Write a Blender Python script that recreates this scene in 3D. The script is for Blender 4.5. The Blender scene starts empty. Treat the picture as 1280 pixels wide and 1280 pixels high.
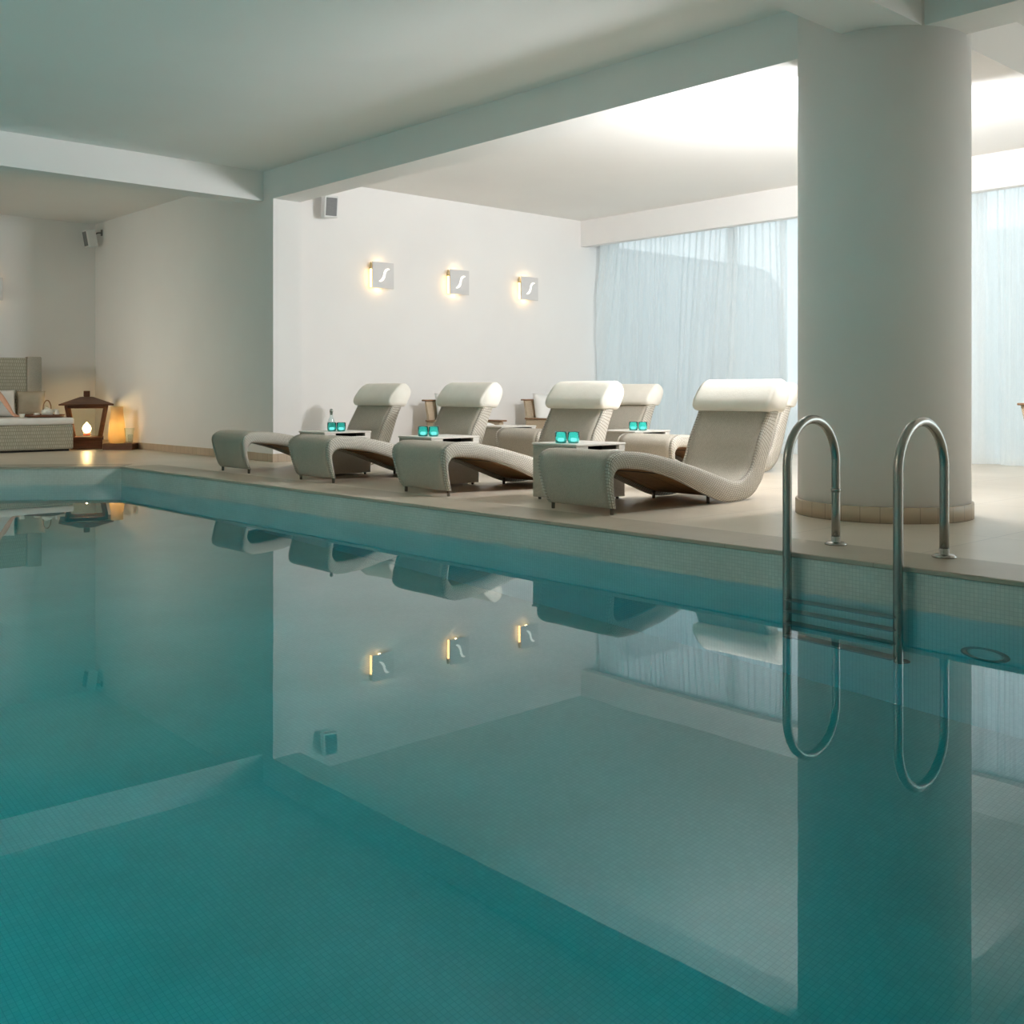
import bpy, bmesh, math, random
from mathutils import Vector, Matrix, Euler
R = math.radians
PI = math.pi
random.seed(7)
sc = bpy.context.scene
C = sc.collection

# ------------------------------------------------------------------ camera, sky, daylight, exposure
cam_d = bpy.data.cameras.new('camera')
cam = bpy.data.objects.new('camera', cam_d)
C.objects.link(cam)
cam.location = (0, 0, 0.85)
cam.rotation_euler = (R(90), 0, -math.atan2(1211, 1328))
cam_d.sensor_width = 36
cam_d.lens = 36 * 1328 / 1280
cam_d.shift_x = 0.0
cam_d.shift_y = -149 / 1280
cam_d.clip_end = 200
sc.camera = cam

world = bpy.data.worlds.new('overcast_sky')
sc.world = world
world.use_nodes = True
wn = world.node_tree
wn.nodes.clear()
wo = wn.nodes.new('ShaderNodeOutputWorld')
wb = wn.nodes.new('ShaderNodeBackground')
wb.inputs['Color'].default_value = (0.86, 0.94, 1.0, 1)
wb.inputs['Strength'].default_value = 1.85
wn.links.new(wb.outputs[0], wo.inputs[0])

def area_lamp(name, loc, rot, sx, sy, watts, col, portal=False, spread=180):
    d = bpy.data.lights.new(name, 'AREA')
    d.shape = 'RECTANGLE'
    d.size, d.size_y = sx, sy
    d.energy = watts
    d.color = col
    d.spread = R(spread)
    o = bpy.data.objects.new(name, d)
    C.objects.link(o)
    o.location = loc
    o.rotation_euler = rot
    if portal:
        d.cycles.is_portal = True
    return o

# portal in the window opening: only helps the sky light find its way indoors
area_lamp('window_portal', (12.98, 4.4, 1.65), (0, R(90), 0), 3.1, 15.4, 1, (1, 1, 1), portal=True)
# daylight through the uncurtained window at the near end of the window wall
area_lamp('daylight_open_window', (13.1, -1.9, 1.6), (0, R(90), 0), 2.9, 4.0, 120, (0.95, 0.98, 1.0))

sc.view_settings.view_transform = 'Standard'
sc.view_settings.look = 'None'
sc.view_settings.gamma = 1
sc.view_settings.use_curve_mapping = False
sc.view_settings.exposure = 0.0
sc.cycles.use_denoising = True
sc.cycles.max_bounces = 14
sc.cycles.diffuse_bounces = 7
sc.cycles.glossy_bounces = 6
sc.cycles.transmission_bounces = 10
sc.cycles.transparent_max_bounces = 16
sc.cycles.sample_clamp_indirect = 6
sc.cycles.caustics_refractive = True
sc.cycles.caustics_reflective = False
sc.cycles.blur_glossy = 0.5

# ------------------------------------------------------------------ materials
def new_mat(name):
    m = bpy.data.materials.new(name)
    m.use_nodes = True
    nt = m.node_tree
    return m, nt, nt.nodes['Principled BSDF']

def noise(nt, scale, detail=4, coord='Object', sc3=None):
    tc = nt.nodes.new('ShaderNodeTexCoord')
    n = nt.nodes.new('ShaderNodeTexNoise')
    n.inputs['Scale'].default_value = scale
    n.inputs['Detail'].default_value = detail
    src = tc.outputs[coord]
    if sc3:
        mp = nt.nodes.new('ShaderNodeMapping')
        mp.inputs['Scale'].default_value = sc3
        nt.links.new(src, mp.inputs['Vector'])
        src = mp.outputs['Vector']
    nt.links.new(src, n.inputs['Vector'])
    return n

def ramp(nt, fac, c1, c2, p1=0.3, p2=0.7):
    r = nt.nodes.new('ShaderNodeValToRGB')
    r.color_ramp.elements[0].position = p1
    r.color_ramp.elements[1].position = p2
    r.color_ramp.elements[0].color = (*c1, 1)
    r.color_ramp.elements[1].color = (*c2, 1)
    nt.links.new(fac, r.inputs['Fac'])
    return r

def bump(nt, p, h, strength=0.2, dist=0.01):
    b = nt.nodes.new('ShaderNodeBump')
    b.inputs['Strength'].default_value = strength
    b.inputs['Distance'].default_value = dist
    nt.links.new(h, b.inputs['Height'])
    nt.links.new(b.outputs['Normal'], p.inputs['Normal'])

def mat_noise(name, c1, c2, rough=0.6, scale=3, bumpy=0.0, bscale=60, metal=0.0, spec=0.5, sc3=None):
    m, nt, p = new_mat(name)
    n = noise(nt, scale, sc3=sc3)
    r = ramp(nt, n.outputs['Fac'], c1, c2)
    nt.links.new(r.outputs['Color'], p.inputs['Base Color'])
    p.inputs['Roughness'].default_value = rough
    p.inputs['Metallic'].default_value = metal
    p.inputs['Specular IOR Level'].default_value = spec
    if bumpy:
        n2 = noise(nt, bscale)
        bump(nt, p, n2.outputs['Fac'], bumpy, 0.005)
    return m

def mat_brick(name, c1, c2, mortar, bw, rh, ms, rough=0.3, offset=0.0, bumpy=0.15, spec=0.5, vary=None, bias=0.0, ndist=0.002):
    """Tiles laid on the UVs, which are in metres."""
    m, nt, p = new_mat(name)
    tc = nt.nodes.new('ShaderNodeTexCoord')
    b = nt.nodes.new('ShaderNodeTexBrick')
    b.offset = offset
    b.inputs['Scale'].default_value = 1.0
    b.inputs['Brick Width'].default_value = bw
    b.inputs['Row Height'].default_value = rh
    b.inputs['Mortar Size'].default_value = ms
    b.inputs['Mortar Smooth'].default_value = 0.1
    b.inputs['Bias'].default_value = bias
    b.inputs['Color1'].default_value = (*c1, 1)
    b.inputs['Color2'].default_value = (*c2, 1)
    b.inputs['Mortar'].default_value = (*mortar, 1)
    nt.links.new(tc.outputs['UV'], b.inputs['Vector'])
    col = b.outputs['Color']
    if vary:
        n = noise(nt, vary[0], 5)
        r = ramp(nt, n.outputs['Fac'], vary[1], vary[2])
        mx = nt.nodes.new('ShaderNodeMix')
        mx.data_type = 'RGBA'
        mx.blend_type = 'MULTIPLY'
        mx.inputs['Factor'].default_value = 1.0
        nt.links.new(col, mx.inputs['A'])
        nt.links.new(r.outputs['Color'], mx.inputs['B'])
        col = mx.outputs['Result']
    nt.links.new(col, p.inputs['Base Color'])
    p.inputs['Roughness'].default_value = rough
    p.inputs['Specular IOR Level'].default_value = spec
    if bumpy:
        inv = nt.nodes.new('ShaderNodeMath')
        inv.operation = 'SUBTRACT'
        inv.inputs[0].default_value = 1.0
        nt.links.new(b.outputs['Fac'], inv.inputs[1])
        bump(nt, p, inv.outputs[0], bumpy, ndist)
    return m

def mat_glass(name, col, rough=0.02, ior=1.45):
    m, nt, p = new_mat(name)
    n = noise(nt, 8)
    r = ramp(nt, n.outputs['Fac'], col, tuple(min(1, c * 1.04) for c in col))
    nt.links.new(r.outputs['Color'], p.inputs['Base Color'])
    p.inputs['Transmission Weight'].default_value = 1.0
    p.inputs['Roughness'].default_value = rough
    p.inputs['IOR'].default_value = ior
    return m

def mat_emit(name, col, strength):
    m, nt, p = new_mat(name)
    nt.nodes.remove(p)
    e = nt.nodes.new('ShaderNodeEmission')
    e.inputs['Color'].default_value = (*col, 1)
    e.inputs['Strength'].default_value = strength
    nt.links.new(e.outputs[0], nt.nodes['Material Output'].inputs['Surface'])
    return m

M = {}
M['plaster'] = mat_noise('white_plaster', (0.825, 0.805, 0.79), (0.85, 0.832, 0.815), 0.85, 1.2, 0.05, 90, spec=0.2)
M['ceiling'] = mat_noise('ceiling_paint', (0.825, 0.805, 0.78), (0.85, 0.832, 0.808), 0.9, 0.8, 0.03, 60, spec=0.2)
M['deck'] = mat_brick('travertine_deck', (0.665, 0.575, 0.465), (0.70, 0.61, 0.50), (0.48, 0.41, 0.33), 0.9, 0.9, 0.004, 0.32, 0.0, 0.1,
                      vary=(1.6, (0.90, 0.89, 0.87), (1.0, 1.0, 1.0)))
M['coping'] = mat_brick('travertine_coping', (0.47, 0.40, 0.31), (0.50, 0.43, 0.34), (0.38, 0.32, 0.25), 0.9, 5, 0.003, 0.4, 0.0, 0.1,
                        vary=(2.5, (0.88, 0.87, 0.85), (1.0, 1.0, 1.0)))
M['skirting'] = mat_brick('stone_skirting', (0.52, 0.42, 0.31), (0.56, 0.46, 0.35), (0.33, 0.26, 0.2), 0.126, 0.5, 0.0025, 0.4, 0.0, 0.1,
                          vary=(3, (0.9, 0.88, 0.86), (1, 1, 1)))
M['mosaic'] = mat_brick('celadon_mosaic', (0.64, 0.68, 0.62), (0.70, 0.73, 0.67), (0.53, 0.57, 0.52), 0.020, 0.020, 0.0012, 0.25, 0.0, 0.12,
                        vary=(1.8, (0.86, 0.87, 0.85), (1.0, 1.0, 1.0)))
M['wicker'] = mat_brick('grey_wicker', (0.50, 0.46, 0.385), (0.58, 0.53, 0.45), (0.30, 0.27, 0.22), 0.016, 0.0075, 0.0012, 0.6, 0.5, 0.5, spec=0.3, ndist=0.003)
M['wicker_band'] = mat_brick('cream_wicker', (0.68, 0.635, 0.56), (0.76, 0.71, 0.63), (0.28, 0.25, 0.20), 0.024, 0.012, 0.0026, 0.6, 0.0, 0.6, spec=0.3, ndist=0.004)
M['wicker_white'] = mat_brick('white_wicker', (0.74, 0.70, 0.64), (0.80, 0.76, 0.70), (0.55, 0.51, 0.45), 0.012, 0.008, 0.001, 0.5, 0.5, 0.3, spec=0.3, ndist=0.002)
M['wicker_brown'] = mat_brick('brown_wicker', (0.66, 0.38, 0.17), (0.54, 0.29, 0.12), (0.16, 0.075, 0.03), 0.022, 0.3, 0.005, 0.6, 0.5, 0.7, spec=0.3, ndist=0.004)
M['wicker_tan'] = mat_brick('tan_wicker', (0.62, 0.50, 0.36), (0.70, 0.58, 0.43), (0.40, 0.31, 0.21), 0.022, 0.012, 0.002, 0.6, 0.5, 0.6, spec=0.3, ndist=0.004)
M['wicker_green'] = mat_brick('sage_wicker', (0.40, 0.385, 0.30), (0.46, 0.44, 0.35), (0.23, 0.22, 0.17), 0.03, 0.05, 0.003, 0.6, 0.5, 0.6, spec=0.3, ndist=0.004)
M['cushion'] = mat_noise('cream_canvas', (0.82, 0.775, 0.69), (0.87, 0.825, 0.745), 0.85, 6, 0.25, 40, spec=0.2)
M['cushion_white'] = mat_noise('white_canvas', (0.80, 0.785, 0.75), (0.86, 0.845, 0.81), 0.85, 6, 0.25, 40, spec=0.2)
M['cushion_beige'] = mat_noise('beige_canvas', (0.50, 0.41, 0.30), (0.60, 0.50, 0.38), 0.85, 7, 0.3, 50, spec=0.2)
M['steel'] = mat_noise('brushed_steel', (0.34, 0.33, 0.30), (0.42, 0.41, 0.38), 0.24, 4, 0, metal=1.0)
M['steel_dark'] = mat_noise('dull_steel', (0.16, 0.16, 0.15), (0.22, 0.21, 0.20), 0.35, 9, 0, metal=0.8)
M['wood'] = mat_noise('dark_wood', (0.085, 0.03, 0.012), (0.16, 0.062, 0.026), 0.4, 5, 0.1, 30, sc3=(1, 1, 6))
M['wood_mid'] = mat_noise('oiled_wood', (0.20, 0.105, 0.05), (0.30, 0.165, 0.085), 0.45, 5, 0.1, 30, sc3=(6, 1, 1))
M['dark_hole'] = mat_noise('black_lining', (0.012, 0.011, 0.01), (0.02, 0.018, 0.016), 0.8, 5)
M['foot'] = mat_noise('brown_foot', (0.09, 0.07, 0.05), (0.13, 0.10, 0.075), 0.6, 8)
M['white_plastic'] = mat_noise('white_plastic', (0.72, 0.72, 0.71), (0.76, 0.76, 0.75), 0.45, 5)
M['grille'] = mat_brick('grey_grille', (0.28, 0.28, 0.29), (0.32, 0.32, 0.33), (0.12, 0.12, 0.12), 0.008, 0.008, 0.0015, 0.6, 0.5, 0.4)
M['plate'] = mat_noise('satin_plate', (0.66, 0.64, 0.63), (0.70, 0.68, 0.67), 0.4, 5)
M['brass'] = mat_noise('pale_brass', (0.62, 0.50, 0.30), (0.70, 0.57, 0.35), 0.35, 8, metal=0.6)
M['tube'] = mat_emit('warm_lamp_tube', (1.0, 0.62, 0.24), 7.0)
M['glyph'] = mat_emit('backlit_glyph', (1.0, 0.96, 0.88), 1.6)
M['candle'] = mat_emit('candle_flame', (1.0, 0.72, 0.32), 30.0)
M['tealight'] = mat_emit('lit_tealight', (0.9, 1.0, 0.98), 1.1)
M['wax'] = mat_noise('candle_wax', (0.80, 0.66, 0.42), (0.86, 0.74, 0.52), 0.5, 6)
M['wax'].node_tree.nodes['Principled BSDF'].inputs['Subsurface Weight'].default_value = 0.3
M['teal_glass'] = mat_glass('teal_glass', (0.22, 0.90, 0.87), 0.05)
M['porcelain'] = mat_noise('white_porcelain', (0.72, 0.70, 0.62), (0.80, 0.78, 0.70), 0.2, 9)
M['skin'] = mat_noise('skin', (0.62, 0.34, 0.23), (0.70, 0.40, 0.28), 0.5, 5)
M['skin'].node_tree.nodes['Principled BSDF'].inputs['Subsurface Weight'].default_value = 0.08
M['hair'] = mat_noise('dark_brown_hair', (0.03, 0.016, 0.009), (0.06, 0.032, 0.018), 0.5, 12, sc3=(1, 1, 8))
M['towel'] = mat_noise('white_towel', (0.74, 0.72, 0.68), (0.82, 0.80, 0.76), 0.9, 20, 0.4, 150)
M['outside_wall'] = mat_noise('pale_render', (0.52, 0.57, 0.60), (0.58, 0.63, 0.66), 0.9, 1.0)
M['terrace'] = mat_noise('terrace_stone', (0.45, 0.46, 0.45), (0.52, 0.53, 0.52), 0.8, 2.0)
M['boundary'] = mat_noise('pale_green_render', (0.60, 0.68, 0.66), (0.66, 0.74, 0.71), 0.9, 1.0)
M['frame'] = mat_noise('white_aluminium', (0.74, 0.76, 0.77), (0.78, 0.80, 0.81), 0.4, 4)

# amber glass that glows from the candle inside
m, nt, p = new_mat('amber_glass')
n = noise(nt, 6, sc3=(1, 1, 0.5))
r = ramp(nt, n.outputs['Fac'], (0.97, 0.80, 0.48), (1.0, 0.88, 0.62))
tl = nt.nodes.new('ShaderNodeBsdfTranslucent')
nt.links.new(r.outputs['Color'], tl.inputs['Color'])
nt.links.new(r.outputs['Color'], p.inputs['Base Color'])
p.inputs['Roughness'].default_value = 0.15
mx = nt.nodes.new('ShaderNodeMixShader')
mx.inputs[0].default_value = 0.7
nt.links.new(p.outputs[0], mx.inputs[1])
nt.links.new(tl.outputs[0], mx.inputs[2])
nt.links.new(mx.outputs[0], nt.nodes['Material Output'].inputs['Surface'])
M['amber'] = m

# sheer voile
m, nt, p = new_mat('sheer_voile')
nt.nodes.remove(p)
n = noise(nt, 40, sc3=(1, 8, 0.6))
r = ramp(nt, n.outputs['Fac'], (0.90, 0.93, 0.94), (0.97, 0.985, 0.99))
df = nt.nodes.new('ShaderNodeBsdfDiffuse')
tl = nt.nodes.new('ShaderNodeBsdfTranslucent')
tr = nt.nodes.new('ShaderNodeBsdfTransparent')
nt.links.new(r.outputs['Color'], df.inputs['Color'])
nt.links.new(r.outputs['Color'], tl.inputs['Color'])
m1 = nt.nodes.new('ShaderNodeMixShader')
m1.inputs[0].default_value = 0.62
nt.links.new(df.outputs[0], m1.inputs[1])
nt.links.new(tl.outputs[0], m1.inputs[2])
lw = nt.nodes.new('ShaderNodeLayerWeight')
lw.inputs['Blend'].default_value = 0.5
mr = nt.nodes.new('ShaderNodeMapRange')
mr.inputs['From Min'].default_value = 0.0
mr.inputs['From Max'].default_value = 0.85
mr.inputs['To Min'].default_value = 0.23
mr.inputs['To Max'].default_value = 0.02
nt.links.new(lw.outputs['Facing'], mr.inputs['Value'])
m2 = nt.nodes.new('ShaderNodeMixShader')
nt.links.new(mr.outputs[0], m2.inputs[0])
nt.links.new(m1.outputs[0], m2.inputs[1])
nt.links.new(tr.outputs[0], m2.inputs[2])
nt.links.new(m2.outputs[0], nt.nodes['Material Output'].inputs['Surface'])
M['voile'] = m

# window glass: clear pane with a faint reflection
m, nt, p = new_mat('window_glass')
nt.nodes.remove(p)
gl = nt.nodes.new('ShaderNodeBsdfGlossy')
gl.inputs['Roughness'].default_value = 0.02
tr = nt.nodes.new('ShaderNodeBsdfTransparent')
tr.inputs['Color'].default_value = (0.93, 0.97, 0.97, 1)
lw = nt.nodes.new('ShaderNodeLayerWeight')
lw.inputs['Blend'].default_value = 0.5
pw = nt.nodes.new('ShaderNodeMath')
pw.operation = 'POWER'
pw.inputs[1].default_value = 4.0
nt.links.new(lw.outputs['Facing'], pw.inputs[0])
fr = nt.nodes.new('ShaderNodeMath')
fr.operation = 'MULTIPLY_ADD'
fr.inputs[1].default_value = 0.45
fr.inputs[2].default_value = 0.04
nt.links.new(pw.outputs[0], fr.inputs[0])
m2 = nt.nodes.new('ShaderNodeMixShader')
nt.links.new(fr.outputs[0], m2.inputs[0])
nt.links.new(tr.outputs[0], m2.inputs[1])
nt.links.new(gl.outputs[0], m2.inputs[2])
nt.links.new(m2.outputs[0], nt.nodes['Material Output'].inputs['Surface'])
M['pane'] = m

# pool water: smooth refracting surface over an absorbing body
m, nt, p = new_mat('pool_water')
p.inputs['Base Color'].default_value = (1, 1, 1, 1)
p.inputs['Transmission Weight'].default_value = 1.0
p.inputs['Roughness'].default_value = 0.0
p.inputs['IOR'].default_value = 1.333
n = noise(nt, 1.1, 2)
bump(nt, p, n.outputs['Fac'], 0.035, 0.02)
va = nt.nodes.new('ShaderNodeVolumeAbsorption')
va.inputs['Color'].default_value = (0.0, 0.945, 0.97, 1)
va.inputs['Density'].default_value = 1.6
nt.links.new(va.outputs[0], nt.nodes['Material Output'].inputs['Volume'])
M['water'] = m

# ------------------------------------------------------------------ mesh helpers
def obj(name, bm, mat, parent=None, smooth=False, loc=None, rot=None):
    me = bpy.data.meshes.new(name)
    bm.normal_update()
    bm.to_mesh(me)
    bm.free()
    if smooth:
        for q in me.polygons:
            q.use_smooth = True
    if mat is not None:
        me.materials.append(M[mat] if isinstance(mat, str) else mat)
    o = bpy.data.objects.new(name, me)
    C.objects.link(o)
    if parent is not None:
        o.parent = parent
    if loc is not None:
        o.location = loc
    if rot is not None:
        o.rotation_euler = rot
    return o

def thing(name, label, cat, loc=(0, 0, 0), rotz=0.0, group=None):
    o = bpy.data.objects.new(name, None)
    C.objects.link(o)
    o.empty_display_size = 0.1
    o.location = loc
    o.rotation_euler = (0, 0, rotz)
    return tag(o, label, cat, group)

def tag(o, label, cat, group=None):
    o['label'] = label
    o['category'] = cat
    if group:
        o['group'] = group
    return o

def struct(o, label=None):
    o['kind'] = 'structure'
    if label:
        o['label'] = label
    return o

def dup(root, loc, rotz=0.0, label=None, group=None):
    def cp(o, par):
        c = o.copy()
        C.objects.link(c)
        if par is not None:
            c.parent = par
        for ch in [k for k in o.children]:
            cp(ch, c)
        return c
    r_ = cp(root, None)
    r_.location = loc
    r_.rotation_euler = (0, 0, rotz)
    if label:
        r_['label'] = label
    if group:
        r_['group'] = group
    return r_

def uv_box(bm):
    """UVs in metres from each face's dominant axis."""
    bm.normal_update()
    uv = bm.loops.layers.uv.verify()
    for f in bm.faces:
        n_ = f.normal
        ax = max(range(3), key=lambda i: abs(n_[i]))
        for l in f.loops:
            c = l.vert.co
            if ax == 0:
                l[uv].uv = (c.y, c.z)
            elif ax == 1:
                l[uv].uv = (c.x, c.z)
            else:
                l[uv].uv = (c.x, c.y)

def add_box(bm, lo, hi, bev=0.0, seg=2):
    r_ = bmesh.ops.create_cube(bm, size=1.0)
    vs = r_['verts']
    lo, hi = Vector(lo), Vector(hi)
    for v in vs:
        v.co = Vector((lo[i] + (v.co[i] + 0.5) * (hi[i] - lo[i]) for i in range(3)))
    if bev:
        es = list({e for v in vs for e in v.link_edges})
        bmesh.ops.bevel(bm, geom=es, offset=bev, segments=seg, profile=0.5, affect='EDGES')
    return vs

def box(lo, hi, bev=0.0, seg=2):
    bm = bmesh.new()
    add_box(bm, lo, hi, bev, seg)
    uv_box(bm)
    return bm

def add_tube(bm, pts, rad, seg=14, caps=True, closed=False):
    """Tube along pts; rad a number or a list."""
    pts = [Vector(p) for p in pts]
    n_ = len(pts)
    rads = rad if isinstance(rad, (list, tuple)) else [rad] * n_
    uvl = bm.loops.layers.uv.verify()
    rings = []
    prev = None
    acc = 0
    us = []
    for i, p in enumerate(pts):
        if i:
            acc += (p - pts[i - 1]).length
        us.append(acc)
        a = pts[(i - 1) % n_] if (i or closed) else p
        b = pts[(i + 1) % n_] if (i < n_ - 1 or closed) else p
        t = (b - a).normalized()
        if prev is None:
            up = Vector((0, 0, 1)) if abs(t.z) < 0.9 else Vector((1, 0, 0))
            x = t.cross(up).normalized()
        else:
            x = (prev - t * prev.dot(t)).normalized()
        prev = x
        y = t.cross(x)
        rings.append([bm.verts.new(p + (x * math.cos(2 * PI * k / seg) + y * math.sin(2 * PI * k / seg)) * rads[i]) for k in range(seg)])
    rng = range(n_ if closed else n_ - 1)
    for i in rng:
        j = (i + 1) % n_
        for k in range(seg):
            k2 = (k + 1) % seg
            f = bm.faces.new((rings[i][k], rings[i][k2], rings[j][k2], rings[j][k]))
            for l, (uu, vv) in zip(f.loops, ((us[i], k), (us[i], k + 1), (us[j], k + 1), (us[j], k))):
                l[uvl].uv = (uu, vv / seg * 2 * PI * rads[i])
    if caps and not closed:
        bm.faces.new(rings[0][::-1])
        bm.faces.new(rings[-1])

def tube(pts, rad, seg=14, closed=False):
    bm = bmesh.new()
    add_tube(bm, pts, rad, seg, True, closed)
    bmesh.ops.recalc_face_normals(bm, faces=bm.faces)
    return bm

def add_lathe(bm, prof, seg=32, centre=(0, 0, 0), cap_top=False, cap_bottom=False):
    cx, cy, cz = centre
    uvl = bm.loops.layers.uv.verify()
    rings = []
    for r_, z in prof:
        rings.append([bm.verts.new((cx + r_ * math.cos(2 * PI * k / seg), cy + r_ * math.sin(2 * PI * k / seg), cz + z)) for k in range(seg)])
    for i in range(len(prof) - 1):
        for k in range(seg):
            k2 = (k + 1) % seg
            f = bm.faces.new((rings[i][k], rings[i][k2], rings[i + 1][k2], rings[i + 1][k]))
            rr = max(prof[i][0], prof[i + 1][0])
            for l, (a, z) in zip(f.loops, ((k, prof[i][1]), (k + 1, prof[i][1]), (k + 1, prof[i + 1][1]), (k, prof[i + 1][1]))):
                l[uvl].uv = (a / seg * 2 * PI * rr, z)
    if cap_bottom:
        bm.faces.new(rings[0][::-1])
    if cap_top:
        bm.faces.new(rings[-1])

def lathe(prof, seg=32, centre=(0, 0, 0), cap_top=True, cap_bottom=True):
    bm = bmesh.new()
    add_lathe(bm, prof, seg, centre, cap_top, cap_bottom)
    bmesh.ops.recalc_face_normals(bm, faces=bm.faces)
    return bm

def catmull(P, n_):
    P = [Vector((*p, 0)) if len(p) == 2 else Vector(p) for p in P]
    out = []
    for i in range(len(P) - 1):
        p0 = P[max(i - 1, 0)]
        p1, p2 = P[i], P[i + 1]
        p3 = P[min(i + 2, len(P) - 1)]
        for k in range(n_):
            t = k / n_
            out.append(0.5 * ((2 * p1) + (p2 - p0) * t + (2 * p0 - 5 * p1 + 4 * p2 - p3) * t * t + (3 * p1 - p0 - 3 * p2 + p3) * t ** 3))
    out.append(P[-1].copy())
    return out

def pillow_bm(w, h, t, nx=14, ny=14, pinch=0.06):
    """Stuffed cushion, w wide (x), h high (z), t thick (y), standing on z=0."""
    bm = bmesh.new()
    uvl = bm.loops.layers.uv.verify()
    sides = []
    for s in (1, -1):
        g = []
        for i in range(nx + 1):
            row = []
            for j in range(ny + 1):
                u = i / nx * 2 - 1
                v = j / ny * 2 - 1
                k = (max(0, 1 - u ** 4) * max(0, 1 - v ** 4)) ** 0.5
                x = u * w / 2 * (1 - pinch * (1 - v * v) * abs(u))
                z = v * h / 2 * (1 - pinch * (1 - u * u) * abs(v))
                row.append(bm.verts.new((x, s * t / 2 * k, z + h / 2)))
            g.append(row)
        sides.append(g)
        for i in range(nx):
            for j in range(ny):
                q = (g[i][j], g[i + 1][j], g[i + 1][j + 1], g[i][j + 1])
                bm.faces.new(q if s < 0 else q[::-1])
    bmesh.ops.remove_doubles(bm, verts=bm.verts, dist=1e-5)
    bmesh.ops.recalc_face_normals(bm, faces=bm.faces)
    return bm

def prism(poly, z0, z1):
    bm = bmesh.new()
    a = [bm.verts.new((x, y, z0)) for x, y in poly]
    b = [bm.verts.new((x, y, z1)) for x, y in poly]
    n_ = len(poly)
    bm.faces.new(a[::-1])
    bm.faces.new(b)
    for i in range(n_):
        j = (i + 1) % n_
        bm.faces.new((a[i], a[j], b[j], b[i]))
    bmesh.ops.recalc_face_normals(bm, faces=bm.faces)
    uv_box(bm)
    return bm

# ------------------------------------------------------------------ the setting
HC = 3.6          # ceiling
HB = 3.235        # underside of the beams
WZ = -0.204       # water level
EX = 4.91         # pool edge beside the loungers
PX0 = -1.8        # pool edge across from the loungers
POOL = [(PX0, 0.3), (EX, 0.3), (EX, 12.05), (2.0, 14.33), (PX0, 14.33)]
PD = -1.85
POOLW = 27

# deck: four pieces around the pool, one mesh
def deck_mesh():
    bm = bmesh.new()
    def poly(pts):
        bm.faces.new([bm.verts.new((x, y, 0)) for x, y in pts])
    poly([(EX, -4), (13.0, -4), (13.0, 17.4), (EX, 17.4)])
    poly([(PX0, 14.33), (2.0, 14.33), (EX, 12.05), (EX, 17.4), (PX0, 17.4)])
    poly([(-4, -4), (PX0, -4), (PX0, 17.4), (-4, 17.4)])
    poly([(PX0, -4), (EX, -4), (EX, 0.3), (PX0, 0.3)])
    r_ = bmesh.ops.extrude_face_region(bm, geom=list(bm.faces))
    for v in [g for g in r_['geom'] if isinstance(g, bmesh.types.BMVert)]:
        v.co.z -= 0.02
    bmesh.ops.recalc_face_normals(bm, faces=bm.faces)
    uv_box(bm)
    return bm
struct(obj('floor', deck_mesh(), 'deck'), 'beige stone pool deck')

# pool basin: mosaic walls and bottom
def basin_mesh():
    bm = bmesh.new()
    uvl = bm.loops.layers.uv.verify()
    n_ = len(POOL)
    for i in range(n_):
        a, b = Vector(POOL[i]), Vector(POOL[(i + 1) % n_])
        L = (b - a).length
        vs = [bm.verts.new((a.x, a.y, PD)), bm.verts.new((b.x, b.y, PD)), bm.verts.new((b.x, b.y, -0.022)), bm.verts.new((a.x, a.y, -0.022))]
        f = bm.faces.new(vs)
        for l, q in zip(f.loops, ((0, PD), (L, PD), (L, -0.022), (0, -0.022))):
            l[uvl].uv = q
    f = bm.faces.new([bm.verts.new((x, y, PD)) for x, y in POOL])
    for l in f.loops:
        l[uvl].uv = (l.vert.co.x, l.vert.co.y)
    return bm
basin = struct(obj('pool_wall', basin_mesh(), 'mosaic'), 'pool basin lined with small celadon mosaic tiles')

def water_mesh():
    g = 0.012
    cx, cy = 1.6, 7.0
    P = []
    for x, y in POOL:
        P.append((x + (g if x > cx else -g), y + (g if y > cy else -g)))
    return prism(P, PD - 0.03, WZ)
struct(obj('water', water_mesh(), 'water'), 'still teal pool water')

# coping stones along the pool edge, a hair proud of the wall below
def coping_mesh():
    bm = bmesh.new()
    for lo, hi in (((EX - 0.012, 0.3, -0.022), (EX + 0.46, 12.05, 0.004)),):
        add_box(bm, lo, hi, 0.004, 1)
    uvl = bm.loops.layers.uv.verify()
    for f in bm.faces:
        for l in f.loops:
            l[uvl].uv = (l.vert.co.y, l.vert.co.x + 1.0)
    return bm
struct(obj('trim_1', coping_mesh(), 'coping'), 'stone coping along the long pool edge')
def coping_far():
    a, b = Vector((EX, 12.05)), Vector((2.0, 14.33))
    d = (b - a).normalized()
    nrm = Vector((-d.y, d.x))
    if nrm.y < 0:
        nrm = -nrm
    c = Vector((0.3, 14.33))
    pts = [a - nrm * 0.012, b - nrm * 0.012, b + nrm * 0.45, a + nrm * 0.45 + Vector((0.0, 0.0))]
    return prism([(p_.x, p_.y) for p_ in pts], -0.022, 0.004)
struct(obj('trim_2', coping_far(), 'coping'), 'stone coping along the slanted far pool edge')

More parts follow.
